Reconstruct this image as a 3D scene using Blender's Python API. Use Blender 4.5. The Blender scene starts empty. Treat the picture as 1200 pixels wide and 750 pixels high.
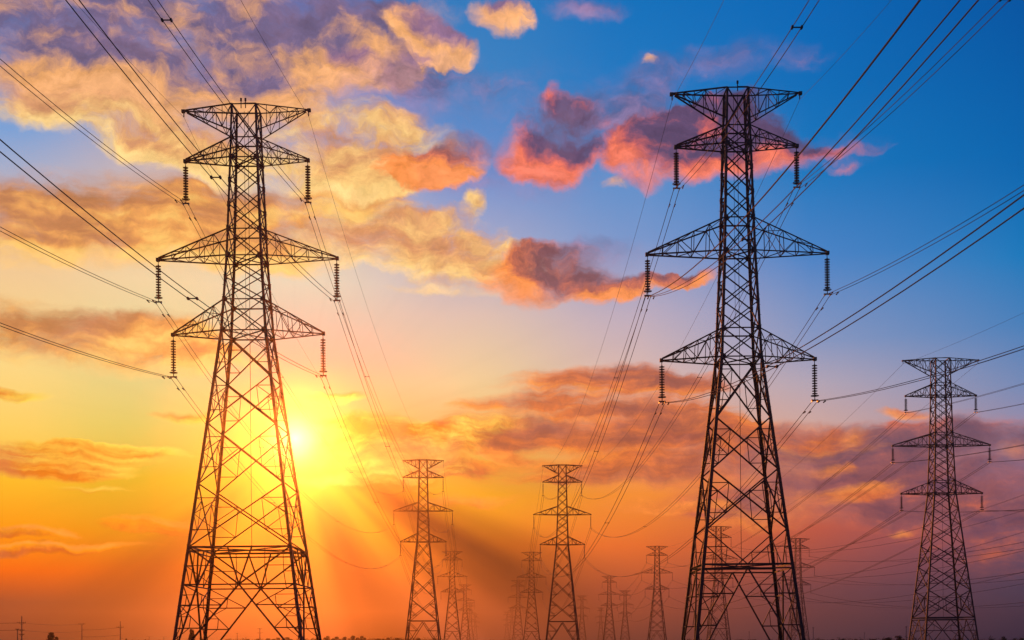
import bpy, math, random
from mathutils import Vector, Matrix

random.seed(7)
SC = bpy.context.scene
COL = SC.collection
R = math.radians
F = 1500.0            # focal length in photo pixels (1200 px wide), horizon row 752

# ------------------------------------------------------------------ camera
cam_d = bpy.data.cameras.new('camera')
cam = bpy.data.objects.new('camera', cam_d)
COL.objects.link(cam)
CAM_H = 1.7
cam.location = (0, 0, CAM_H)
cam.rotation_euler = (R(90), 0, 0)            # level, verticals stay vertical (rise lens)
cam_d.sensor_width = 36
cam_d.lens = 45
cam_d.shift_y = 377 / 1200
cam_d.clip_start = 0.1
cam_d.clip_end = 12000
SC.camera = cam

# ------------------------------------------------------------------ exposure, sampling
SC.view_settings.view_transform = 'Standard'
SC.view_settings.look = 'None'
SC.view_settings.exposure = 0
SC.view_settings.gamma = 1
SC.view_settings.use_curve_mapping = False
SC.render.engine = 'CYCLES'
cy = SC.cycles
cy.use_denoising = True
cy.use_adaptive_sampling = True
cy.adaptive_threshold = 0.012
cy.max_bounces = 3
cy.diffuse_bounces = 1
cy.glossy_bounces = 1
cy.volume_bounces = 0
cy.transparent_max_bounces = 8

def lin(c):
    c = c / 255
    return c / 12.92 if c <= .04045 else ((c + .055) / 1.055) ** 2.4
def rgb(r, g, b):
    return (lin(r), lin(g), lin(b), 1)
def azel(x, y):
    u, v = (x - 600) / F, (752 - y) / F
    az = math.atan(u)
    return az, math.atan(v * math.cos(az))

SUN_AZ, SUN_EL = azel(346, 514)
HAZE_SIGMA = 0.0003
HAZE_G = 0.966
HAZE_ALB = (.80, .60, .46)
SUN_E = 1.2
SUN_COL = (1.0, 0.22, 0.03)

# ------------------------------------------------------------------ sun
sl = bpy.data.lights.new('sun', 'SUN')
sl.energy = SUN_E
sl.color = SUN_COL
sl.angle = R(0.5)
sun = bpy.data.objects.new('sun', sl)
COL.objects.link(sun)
sd = Vector((math.sin(SUN_AZ) * math.cos(SUN_EL), math.cos(SUN_AZ) * math.cos(SUN_EL), math.sin(SUN_EL)))
sun.rotation_euler = sd.to_track_quat('Z', 'Y').to_euler()
sun.location = (0, 0, 80)

# ------------------------------------------------------------------ world: dusk sky with clouds, by compass bearing and height
world = bpy.data.worlds.new('World')
SC.world = world
world.use_nodes = True
world.cycles.sampling_method = 'MANUAL'
world.cycles.sample_map_resolution = 256
NT = world.node_tree
NT.nodes.clear()

class G:
    """small helper over one node tree"""
    def __init__(s, nt): s.nt = nt
    def n(s, t, **kw):
        x = s.nt.nodes.new(t)
        for k, v in kw.items(): setattr(x, k, v)
        return x
    def put(s, sock, v):
        if hasattr(v, 'is_output') or isinstance(v, bpy.types.NodeSocket): s.nt.links.new(v, sock)
        elif v is not None: sock.default_value = v
    def m(s, op, a, b=None, c=None, clamp=False):
        x = s.n('ShaderNodeMath', operation=op, use_clamp=clamp)
        s.put(x.inputs[0], a); s.put(x.inputs[1], b); s.put(x.inputs[2], c)
        return x.outputs[0]
    def vm(s, op, a, b=None):
        x = s.n('ShaderNodeVectorMath', operation=op)
        s.put(x.inputs[0], a); s.put(x.inputs[1], b)
        return x.outputs['Value'] if op in ('LENGTH', 'DOT_PRODUCT', 'DISTANCE') else x.outputs[0]
    def scale(s, a, f):
        x = s.n('ShaderNodeVectorMath', operation='SCALE')
        s.put(x.inputs[0], a); s.put(x.inputs['Scale'], f)
        return x.outputs[0]
    def xyz(s, x=0., y=0., z=0.):
        n = s.n('ShaderNodeCombineXYZ')
        for i, v in enumerate((x, y, z)): s.put(n.inputs[i], v)
        return n.outputs[0]
    def sep(s, v):
        n = s.n('ShaderNodeSeparateXYZ'); s.put(n.inputs[0], v); return n.outputs
    def mix(s, f, a, b, blend='MIX'):
        x = s.n('ShaderNodeMix', data_type='RGBA', blend_type=blend)
        x.clamp_factor = True
        s.put(x.inputs[0], f); s.put(x.inputs[6], a); s.put(x.inputs[7], b)
        return x.outputs[2]
    def sm(s, v, lo, hi):
        x = s.n('ShaderNodeMapRange', interpolation_type='SMOOTHSTEP')
        s.put(x.inputs[0], v)
        x.inputs[1].default_value = lo; x.inputs[2].default_value = hi
        x.inputs[3].default_value = 0; x.inputs[4].default_value = 1
        return x.outputs[0]
    def lerp(s, v, lo, hi):
        x = s.n('ShaderNodeMapRange', interpolation_type='LINEAR')
        s.put(x.inputs[0], v)
        x.inputs[1].default_value = lo; x.inputs[2].default_value = hi
        return x.outputs[0]
    def noise(s, vec, scale, detail=5, rough=.55, out='Fac', dims='2D'):
        x = s.n('ShaderNodeTexNoise', noise_dimensions=dims)
        s.put(x.inputs['Vector'], vec)
        x.inputs['Scale'].default_value = scale
        x.inputs['Detail'].default_value = detail
        x.inputs['Roughness'].default_value = rough
        return x.outputs[out]
    def ramp(s, v, stops, interp='LINEAR'):
        x = s.n('ShaderNodeValToRGB')
        s.put(x.inputs[0], v)
        cr = x.color_ramp; cr.interpolation = interp
        stops = sorted(stops)
        while len(cr.elements) < len(stops): cr.elements.new(.5)
        for e, (p, c) in zip(cr.elements, stops): e.position = p
        for e, (p, c) in zip(cr.elements, stops): e.color = c
        return x.outputs[0]
    def blob(s, vec, x, y, rx, ry, rot=0):
        """soft elliptic bump at a bearing and height"""
        a, e = azel(x, y)
        mp = s.n('ShaderNodeMapping', vector_type='TEXTURE')
        s.put(mp.inputs[0], vec)
        mp.inputs['Location'].default_value = (a, e, 0)
        mp.inputs['Rotation'].default_value = (0, 0, R(rot))
        mp.inputs['Scale'].default_value = (rx / F, ry / F, 1)
        g = s.n('ShaderNodeTexGradient', gradient_type='SPHERICAL')
        s.put(g.inputs[0], mp.outputs[0])
        return g.outputs['Fac']

g = G(NT)
tc = g.n('ShaderNodeTexCoord')
D = g.sep(tc.outputs['Generated'])
AZ = g.m('ARCTAN2', D[0], D[1])
EL = g.m('ARCSINE', D[2])
P0 = g.xyz(AZ, EL)

# --- clear-sky colour: height ramps at several bearings
SKY = {
    0: [(0, (96, 128, 196)), (150, (122, 160, 212)), (235, (196, 184, 190)), (300, (240, 198, 150)), (420, (252, 214, 134)), (500, (255, 207, 98)),
        (560, (255, 186, 40)), (620, (255, 150, 12)), (668, (252, 104, 8)), (690, (205, 88, 34)), (705, (168, 80, 44)), (750, (136, 68, 46))],
    200: [(0, (92, 132, 202)), (150, (180, 170, 192)), (250, (226, 188, 160)), (330, (250, 214, 164)), (420, (253, 216, 146)), (500, (255, 216, 106)),
          (560, (255, 200, 56)), (620, (255, 164, 20)), (665, (248, 116, 18)), (690, (214, 98, 36)), (706, (178, 86, 46)), (750, (158, 80, 50))],
    350: [(0, (70, 126, 206)), (150, (150, 158, 204)), (250, (222, 198, 182)), (330, (246, 216, 184)), (420, (253, 222, 160)), (500, (255, 218, 112)),
          (560, (255, 196, 48)), (620, (255, 166, 36)), (690, (236, 124, 48)), (750, (196, 90, 50))],
    550: [(0, (48, 122, 188)), (100, (60, 130, 194)), (200, (108, 142, 204)), (280, (166, 168, 200)), (370, (226, 192, 176)), (450, (250, 206, 148)),
          (520, (254, 182, 84)), (580, (254, 164, 40)), (640, (240, 122, 30)), (690, (202, 92, 42)), (750, (152, 76, 50))],
    750: [(0, (10, 112, 186)), (100, (30, 120, 192)), (200, (88, 142, 202)), (280, (120, 150, 202)), (370, (190, 172, 188)), (450, (222, 184, 168)),
          (520, (232, 156, 104)), (580, (246, 142, 50)), (640, (226, 106, 44)), (690, (172, 80, 50)), (750, (112, 64, 50))],
    950: [(0, (2, 102, 180)), (100, (4, 108, 182)), (200, (20, 118, 188)), (300, (74, 130, 196)), (400, (136, 150, 190)), (450, (180, 164, 178)), (500, (208, 166, 154)),
          (560, (220, 122, 80)), (620, (190, 86, 64)), (690, (114, 64, 66)), (750, (82, 56, 62))],
    1200: [(0, (0, 84, 160)), (200, (2, 102, 174)), (300, (24, 120, 186)), (380, (72, 126, 184)), (450, (116, 136, 180)), (500, (150, 138, 166)),
           (560, (132, 92, 120)), (620, (102, 72, 96)), (690, (70, 56, 76)), (750, (44, 40, 60))],
}
def sun_glow(x, y):
    """light the haze adds in this direction, so that the clear sky behind it is not counted twice"""
    a, e = azel(x, y)
    d = Vector((math.sin(a) * math.cos(e), math.cos(a) * math.cos(e), math.sin(e)))
    L = min(70 / max(math.sin(e), 1e-4), 2700)
    c = d.dot(sd)
    ph = (1 - HAZE_G ** 2) / (4 * math.pi * (1 + HAZE_G ** 2 - 2 * HAZE_G * c) ** 1.5)
    k = SUN_E * ph * (1 - math.exp(-HAZE_SIGMA * L)) * .8
    T = math.exp(-HAZE_SIGMA * L)
    return [k * v for v in SUN_COL], [T + (1 - T) * .6 * a for a in HAZE_ALB]
EL0, EL1 = azel(600, 752)[1], azel(600, -60)[1]
t_el = g.lerp(EL, EL0, EL1)
base = None
xs = sorted(SKY)
for i, x in enumerate(xs):
    stops = []
    for y, c in SKY[x]:
        p = (azel(x, y)[1] - EL0) / (EL1 - EL0)
        gl, tr = sun_glow(x, y)
        col = [max(lin(v) - q, .48 * lin(v)) / t for v, q, t in zip(c, gl, tr)] + [1]
        stops.append((max(0, min(1, p)), col))
    rp = g.ramp(t_el, stops, 'LINEAR')
    if base is None: base = rp
    else:
        f = (g.sm if x < 900 else g.lerp)(AZ, azel(xs[i - 1], 400)[0], azel(x, 400)[0])
        base = g.mix(f, base, rp)

# --- turbulent coordinates for the clouds
w1 = g.noise(P0, 20, 4, .5, 'Color')
w2 = g.noise(P0, 90, 5, .6, 'Color')
wv = g.vm('ADD', g.scale(g.vm('SUBTRACT', w1, (.5, .5, .5)), .030), g.scale(g.vm('SUBTRACT', w2, (.5, .5, .5)), .006))
P = g.vm('MULTIPLY', g.vm('ADD', P0, wv), (1, 1, 0))

PL = g.vm('MULTIPLY', g.vm('ADD', P0, g.scale(wv, .55)), (1, 1, 0))
MOTT = g.noise(g.vm('MULTIPLY', P, (42, 74, 0)), 1.0, 9, .70)
VARY = g.noise(g.vm('ADD', g.vm('MULTIPLY', P, (13, 24, 0)), (4.7, 1.3, 0)), 1.0, 3, .5)

def layer(sky, name, blobs, lit, shade, nscale=(26, 44), amp=.55, thr=.30, edge=.6, core=(-.05, .95), delta=.010, gain=1.3, mid=None,
          opacity=1.0, rough=.68, detail=9, off=0., tint=.22, pv=None, tex=1.0):
    """one bank of clouds: a density group sampled here and a little towards the sun, for lit and shaded sides"""
    grp = bpy.data.node_groups.new(name, 'ShaderNodeTree')
    grp.interface.new_socket('Vector', in_out='INPUT', socket_type='NodeSocketVector')
    grp.interface.new_socket('Density', in_out='OUTPUT', socket_type='NodeSocketFloat')
    q = G(grp)
    gi, go = q.n('NodeGroupInput'), q.n('NodeGroupOutput')
    vec = gi.outputs[0]
    tot = None
    for b in blobs:
        w = b[5] if len(b) > 5 else 1.0
        rot = b[4] if len(b) > 4 else 0
        bl = q.blob(vec, b[0], b[1], b[2], b[3], rot)
        tot = q.m('MULTIPLY', bl, w) if tot is None else q.m('MULTIPLY_ADD', bl, w, tot)
    nv = q.vm('ADD', q.vm('MULTIPLY', vec, (nscale[0], nscale[1], 0)), (off, off * .7, 0))
    nz = q.noise(nv, 1.0, detail, rough)
    # soft ceiling, so that overlapping bumps do not pile up; the noise only eats into and swells the bumps
    tot = q.m('SUBTRACT', 1.0, q.m('EXPONENT', q.m('MULTIPLY', tot, -1.35)))
    nzz = q.m('MULTIPLY', q.m('MULTIPLY_ADD', nz, 2.0, -1.0), q.m('MULTIPLY_ADD', tot, amp * .9, amp * .45))
    dn = q.m('SUBTRACT', q.m('ADD', nzz, tot), thr)
    grp.links.new(dn, go.inputs[0])
    grp.interface.new_socket('Soft', in_out='OUTPUT', socket_type='NodeSocketFloat')
    ns = q.noise(nv, 1.0, 3, .55)
    nss = q.m('MULTIPLY', q.m('MULTIPLY_ADD', ns, 2.0, -1.0), q.m('MULTIPLY_ADD', tot, amp * .9, amp * .45))
    grp.links.new(q.m('SUBTRACT', q.m('ADD', nss, tot), thr), go.inputs[1])
    def call(v):
        c = g.n('ShaderNodeGroup'); c.node_tree = grp; g.put(c.inputs[0], v); return c.outputs
    pv = pv or P
    d0, soft = call(pv)[:2]
    to = g.vm('NORMALIZE', g.vm('SUBTRACT', (SUN_AZ, SUN_EL, 0), P0))
    d1, soft1 = call(g.vm('ADD', pv, g.scale(to, delta)))[:2]
    dw = g.m('DIVIDE', d0, g.m('MULTIPLY_ADD', VARY, 2.6, -.35))           # some rims crisp, some dissolving
    alpha = g.m('MULTIPLY', g.sm(dw, -.05, edge * 1.15), opacity * .96)
    side = g.m('ADD', g.m('MULTIPLY', g.m('SUBTRACT', soft, soft1), gain * 1.3), g.m('MULTIPLY', g.m('SUBTRACT', d0, d1), gain * .30))
    thick = g.lerp(soft, core[0], core[1])
    mott = g.m('MULTIPLY', g.m('SUBTRACT', MOTT, .5), (.45 + tint * 2.2) * tex)
    f = g.m('ADD', g.m('ADD', g.m('MULTIPLY_ADD', thick, -.95, .50), g.m('MULTIPLY', side, .75)), mott)
    f = g.m('MULTIPLY_ADD', g.m('TANH', g.m('MULTIPLY', f, 1.35)), .5, .5, clamp=True)
    if mid is None: mid = tuple((a + b) / 2 for a, b in zip(lit, shade))
    rim = tuple(c * 1.05 + a for c, a in zip(lit, (.06, .05, .05, 0)))
    deep = tuple(c * .78 for c in shade)
    col = g.ramp(f, [(.0, deep), (.28, shade), (.56, mid), (.82, lit), (1., rim)], 'LINEAR')
    lum = g.m('MULTIPLY_ADD', MOTT, tex, 1 - tex / 2)
    lm = g.n('ShaderNodeVectorMath', operation='SCALE'); g.put(lm.inputs[0], col); g.put(lm.inputs['Scale'], lum); col = lm.outputs[0]
    hue = g.m('MULTIPLY', g.sm(VARY, .48, .68), .30)
    col = g.mix(hue, col, g.mix(.55, col, rgb(186, 130, 140)))
    return g.mix(alpha, sky, col)

sky = base
# low bank right: mauve with ember patches
sky = layer(sky, 'cloud_bank_right', [
    (1030, 560, 260, 74, 0, 1.1), (1190, 580, 170, 110, 0, 1.0), (960, 530, 190, 34, 2, .9), (1150, 512, 150, 20, 0, 1.0), (880, 520, 160, 30, 0, .9), (880, 590, 160, 40, 0, .5)],
    rgb(228, 110, 72), rgb(106, 70, 92), nscale=(12, 50), amp=.52, thr=.20, edge=.55, opacity=.95, off=3.1, tint=.35, pv=PL, tex=.65, mid=rgb(150, 86, 90))
# low bank centre: orange-brown layers
sky = layer(sky, 'cloud_bank_low', [
    (690, 446, 130, 24, 2, 1.2), (780, 452, 110, 16, 0, .8), (600, 472, 120, 16, 6, .8), (730, 476, 150, 14, 0, .9), (680, 505, 250, 26, 3, 1.2), (540, 512, 150, 26, 8, 1.0), (830, 525, 230, 34, 0, 1.1),
    (430, 520, 110, 26, 5, .9), (640, 552, 210, 18, 0, .8), (480, 548, 130, 16, 0, .7), (760, 560, 180, 18, 0, .7)],
    rgb(255, 152, 50), rgb(160, 82, 66), nscale=(9, 62), amp=.58, thr=.16, edge=.5, opacity=.97, off=9.4, tint=.25, pv=PL, tex=.6, mid=rgb(222, 114, 58))
# small streaks, low left
sky = layer(sky, 'cloud_streaks_left', [
    (50, 532, 170, 18, 0, 1.5), (40, 550, 130, 13, 0, 1.3), (160, 528, 100, 9, -4, .9), (10, 463, 60, 10, 0, 1.1), (215, 487, 60, 9, 6, 1.0), (395, 467, 50, 9, 0, .9), (110, 570, 90, 6, 0, .5)],
    rgb(255, 214, 80), rgb(232, 120, 16), nscale=(9, 70), amp=.42, thr=.25, edge=.4, off=5.2, pv=PL, gain=3.0, delta=.005, tex=.5)
sky = layer(sky, 'cloud_streaks_low', [
    (178, 614, 84, 14, 0, 1.5), (25, 625, 80, 9, 0, 1.5), (30, 645, 90, 10, 2, 1.6), (120, 640, 120, 7, 3, .7)],
    rgb(255, 150, 16), rgb(214, 98, 26), nscale=(9, 60), amp=.4, thr=.25, edge=.45, off=6.2, pv=PL, tint=.15)
# glowing clouds beside the sun
sky = layer(sky, 'cloud_by_sun', [
    (425, 508, 100, 30, 4, 1.6), (500, 522, 100, 24, 0, 1.0), (465, 547, 120, 20, 0, 1.1), (430, 568, 110, 15, 0, 1.0), (398, 467, 46, 12, 0, 1.1), (560, 500, 80, 20, 8, .8)],
    rgb(255, 222, 96), rgb(236, 138, 36), nscale=(14, 60), amp=.5, thr=.26, edge=.5, off=12.6, tint=.3, pv=PL, gain=2.5, delta=.008)
# orange clouds middle left
sky = layer(sky, 'cloud_orange_left', [
    (50, 392, 210, 42, -4, 1.5), (170, 388, 110, 30, 0, 1.1), (250, 425, 110, 24, 10, .7), (110, 246, 240, 50, 3, 1.5), (20, 272, 150, 44, 0, 1.2), (250, 264, 130, 46, 0, 1.1), (400, 238, 120, 46, 10, 1.2),
    (330, 305, 120, 26, 0, .9), (180, 300, 160, 24, 0, .7)],
    rgb(255, 200, 106), rgb(200, 130, 78), nscale=(13, 44), amp=.52, thr=.22, edge=.55, off=1.7, tint=.2, gain=2.2, delta=.012, tex=.6, pv=PL, mid=rgb(236, 162, 84))
# cream and gold clouds: the diagonal band and the centre
sky = layer(sky, 'cloud_gold', [
    (40, 118, 150, 40, 6, 1.1), (150, 145, 150, 46, -16, 1.3), (235, 178, 120, 40, -14, 1.3), (335, 130, 90, 36, 10, 1.0), (390, 175, 110, 50, -15, 1.2), (475, 155, 90, 28, -18, 1.1), (410, 208, 120, 34, 0, 1.1),
    (470, 285, 150, 38, 4, 1.4), (570, 318, 130, 34, 0, 1.2), (420, 282, 110, 36, 0, 1.1), (552, 238, 24, 16, 0, 1.2), (500, 250, 70, 16, 0, .9), (520, 345, 90, 10, 0, .6)],
    rgb(255, 212, 132), rgb(218, 150, 98), nscale=(20, 40), amp=.56, thr=.24, edge=.55, off=6.6, tint=.3, tex=.8, mid=rgb(240, 184, 112))
# grey-purple mass over the left corner, orange below
sky = layer(sky, 'cloud_purple_left', [
    (80, 40, 200, 70, 0, 1.4), (250, 45, 230, 80, -6, 1.6), (370, 30, 170, 60, -8, 1.5), (30, 80, 120, 40, 0, .8), (200, 110, 140, 50, -20, 1.1), (300, 100, 120, 44, 0, 1.0), (420, 72, 80, 38, -12, 1.1), (480, 15, 100, 28, 0, .7)],
    rgb(236, 168, 106), rgb(116, 100, 136), nscale=(15, 30), amp=.50, thr=.24, edge=.55, off=2.2, tint=.32, gain=2.2, delta=.014)
# small warm clouds, upper centre
sky = layer(sky, 'cloud_peach', [
    (508, 46, 66, 28, -16, 1.6), (525, 56, 54, 20, -6, 1.3), (590, 20, 50, 20, -6, 1.4), (412, 78, 56, 24, -8, 1.4), (546, 58, 16, 11, 0, 1.0), (480, 18, 50, 18, 0, 1.2), (756, 76, 16, 8, 0, 1.0), (712, 216, 24, 12, 0, 1.1)],
    rgb(250, 178, 112), rgb(150, 112, 144), nscale=(30, 44), amp=.5, thr=.28, edge=.45, off=8.8)
# mauve veil in the blue, upper right
sky = layer(sky, 'cloud_mauve', [
    (745, 95, 70, 30, 10, 1.0), (735, 130, 80, 30, 0, 1.2), (690, 125, 70, 24, 0, .8), (690, 12, 70, 18, 0, .8), (860, 75, 150, 36, 0, .6), (700, 300, 80, 30, 0, .9), (950, 180, 120, 24, 0, .6), (520, 190, 110, 40, 0, .5), (570, 110, 220, 60, 0, .42), (470, 95, 140, 50, 0, .5), (640, 215, 200, 40, 0, .4)],
    rgb(170, 126, 160), rgb(92, 86, 128), nscale=(22, 36), amp=.5, thr=.20, edge=.8, opacity=.75, off=4.4)
# orange clouds with dull mauve hearts, between the gold and the coral ones
sky = layer(sky, 'cloud_orange_mid', [
    (535, 186, 56, 32, 20, 1.5), (508, 206, 60, 26, 0, 1.1), (480, 195, 70, 26, 0, .7), (640, 320, 86, 40, 0, 1.9), (690, 334, 90, 24, -6, 1.4), (625, 350, 36, 22, 0, 1.1), (750, 334, 90, 13, 6, 1.1), (805, 326, 60, 10, 4, 1.0), (580, 330, 60, 20, 0, .8)],
    rgb(252, 146, 70), rgb(128, 78, 86), nscale=(20, 34), amp=.52, thr=.28, edge=.5, gain=1.0, delta=.024, off=14.2, core=(-.02, .7), tint=.35, mid=rgb(206, 110, 82))
# coral clouds lit from below left
sky = layer(sky, 'cloud_coral', [
    (640, 168, 70, 52, 10, 2.0), (680, 150, 54, 38, 0, 1.6), (605, 175, 40, 34, 0, 1.0), (640, 200, 66, 20, 0, 1.0), (650, 120, 24, 24, 30, 1.0),
    (800, 172, 100, 50, 8, 2.2), (750, 188, 60, 40, 0, 1.2), (860, 170, 100, 46, 0, 1.6), (915, 185, 70, 28, 0, 1.1), (850, 150, 80, 44, 0, 1.2), (980, 177, 80, 10, 0, 1.2), (990, 193, 26, 8, 0, 1.0),
    ],
    rgb(246, 120, 84), rgb(98, 72, 106), nscale=(20, 32), amp=.52, thr=.30, edge=.55, gain=1.0, delta=.026, off=7.3, core=(-.02, .62), tint=.35, mid=rgb(200, 96, 92))
# ember flecks low right
sky = layer(sky, 'cloud_embers', [
    (1065, 489, 52, 9, -6, 1.3), (1000, 512, 24, 14, 0, 1.1), (975, 550, 44, 14, 0, 1.1), (955, 585, 80, 18, 0, 1.0), (1010, 575, 70, 16, 10, .9), (1190, 525, 30, 16, 0, 1.2), (1060, 622, 24, 6, 0, .7),
    (600, 535, 60, 12, -14, 1.1), (540, 585, 140, 14, 0, .8), (800, 590, 140, 16, 0, .9), (910, 610, 100, 18, 0, 1.0), (700, 490, 30, 6, 0, .9), (650, 488, 70, 7, -6, .8)],
    rgb(255, 150, 66), rgb(228, 112, 56), nscale=(22, 60), amp=.5, thr=.28, edge=.6, opacity=.85, off=11., pv=PL)

# --- shadow beams of the clouds fanning down from the sun
dsx, dsy, _ = g.sep(g.vm('SUBTRACT', P0, (SUN_AZ, SUN_EL, 0)))[:3]
ang = g.m('ARCTAN2', dsx, g.m('MULTIPLY', dsy, -1.0))          # 0 = straight down, + to the right
dist = g.m('SQRT', g.m('ADD', g.m('MULTIPLY', dsx, dsx), g.m('MULTIPLY', dsy, dsy)))
wob = g.m('MULTIPLY', g.m('SUBTRACT', g.noise(g.xyz(g.m('MULTIPLY', ang, 9.0), 2.0), 1.0, 3, .5), .5), .55)
def bw(v): return (v, v, v, 1)
A0, A1 = R(-90), R(90)
prof = g.ramp(g.lerp(ang, A0, A1), [((a + 90) / 180, bw(v)) for a, v in
    [(-90, .0), (-72, .0), (-58, .0), (-51, .35), (-46, .5), (-40, .3), (-30, .0), (-10, .05), (4, .0), (9, .12), (12, .15), (19, .9), (26, 1.0), (33, .35), (38, .0), (42, .05), (46, .35), (49, .25), (54, .7), (59, .95), (65, .35), (72, .0), (80, .1), (90, 0)]], 'EASE')
fade = g.m('MULTIPLY', g.sm(dist, 45 / F, 140 / F), g.sm(dist, 480 / F, 270 / F))
beam = g.m('MULTIPLY', g.m('ADD', prof, g.m('MULTIPLY', wob, .3)), fade, clamp=True)
shine = g.m('MULTIPLY', g.ramp(g.lerp(ang, A0, A1), [((a + 90) / 180, bw(v)) for a, v in
    [(-90, .0), (-60, .0), (-40, .1), (-33, .7), (-24, .8), (-14, .35), (-6, .5), (2, .8), (9, .9), (15, .35), (19, 0.), (31, .0), (36, .8), (41, .9), (45, .35), (48, .5), (51, .4), (55, 0.), (64, .0), (70, .3), (90, 0)]], 'EASE'), fade)
sky = g.mix(beam, sky, rgb(34, 16, 20))
shv = g.n('ShaderNodeVectorMath', operation='SCALE'); g.put(shv.inputs[0], sky); g.put(shv.inputs['Scale'], g.m('MULTIPLY_ADD', shine, .55, 1.0)); sky = shv.outputs[0]

# --- the sun itself, burning through the edge of a cloud
def burst(sky, rad, amt, col):
    return g.mix(g.m('MULTIPLY', g.m('POWER', g.m('SUBTRACT', 1.0, g.m('DIVIDE', dist, rad / F), clamp=True), 2.0), amt), sky, col)
sky = burst(sky, 100, .3, rgb(255, 206, 70))
sky = burst(sky, 40, 1.0, (1.6, 1.35, .75, 1))

# --- away from the sunset the sky is dim dusk blue
back = g.sm(g.m('ABSOLUTE', AZ), .62, 1.25)
zen = g.sm(EL, .60, 1.3)
dusk = rgb(40, 52, 88)
sky = g.mix(back, sky, dusk)
sky = g.mix(zen, sky, rgb(30, 62, 120))
under = g.sm(EL, 0.0, -.06)
sky = g.mix(under, sky, rgb(50, 40, 44))

nish = g.n('ShaderNodeTexSky', sky_type='NISHITA')
nish.sun_disc = False
nish.sun_elevation = SUN_EL
nish.sun_rotation = SUN_AZ
nish.air_density = 1.6
nish.dust_density = 1.0
bg1 = g.n('ShaderNodeBackground'); g.put(bg1.inputs[0], sky); bg1.inputs[1].default_value = 1.0
bg2 = g.n('ShaderNodeBackground'); g.put(bg2.inputs[0], nish.outputs[0]); bg2.inputs[1].default_value = 0.0006
ad = g.n('ShaderNodeAddShader'); NT.links.new(bg1.outputs[0], ad.inputs[0]); NT.links.new(bg2.outputs[0], ad.inputs[1])
wo = g.n('ShaderNodeOutputWorld'); NT.links.new(ad.outputs[0], wo.inputs[0])

# ------------------------------------------------------------------ materials
def pmat(name, c1, c2, scale=3., rough=.7, metal=0., bump=0., detail=4):
    m = bpy.data.materials.new(name); m.use_nodes = True
    q = G(m.node_tree)
    bs = m.node_tree.nodes['Principled BSDF']
    tcn = q.n('ShaderNodeTexCoord')
    nz = q.noise(tcn.outputs['Object'], scale, detail, .6, dims='3D')
    col = q.ramp(nz, [(.3, c1 + (1,)), (.7, c2 + (1,))])
    q.put(bs.inputs['Base Color'], col)
    bs.inputs['Roughness'].default_value = rough
    bs.inputs['Metallic'].default_value = metal
    if bump:
        b = q.n('ShaderNodeBump'); b.inputs['Strength'].default_value = bump
        q.put(b.inputs['Height'], nz); q.put(bs.inputs['Normal'], b.outputs[0])
    return m
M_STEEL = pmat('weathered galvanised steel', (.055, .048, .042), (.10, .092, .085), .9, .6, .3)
M_WIRE = pmat('aged aluminium cable', (.03, .03, .03), (.05, .05, .05), 2., .75, 0.)
M_INS = pmat('brown porcelain', (.06, .03, .02), (.10, .05, .03), 5., .35)
M_CONC = pmat('concrete', (.28, .27, .25), (.4, .39, .36), 4., .9, bump=.2)
M_POLE = pmat('grey concrete pole', (.16, .15, .14), (.26, .25, .23), 2., .9)
M_WOOD = pmat('tarred timber', (.05, .035, .025), (.10, .07, .05), 6., .9)
M_BARK = pmat('bark', (.05, .04, .03), (.10, .08, .06), 8., .95)
M_LEAF = [pmat('foliage %s' % n, a, b, 1.5, .8) for n, a, b in
          (('deep', (.03, .045, .02), (.06, .08, .03)), ('mid', (.04, .06, .025), (.08, .10, .04)), ('olive', (.05, .055, .025), (.09, .09, .04)))]
M_GROUND = pmat('dry grass field', (.05, .06, .025), (.12, .10, .055), .35, .95, bump=.4, detail=8)

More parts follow.
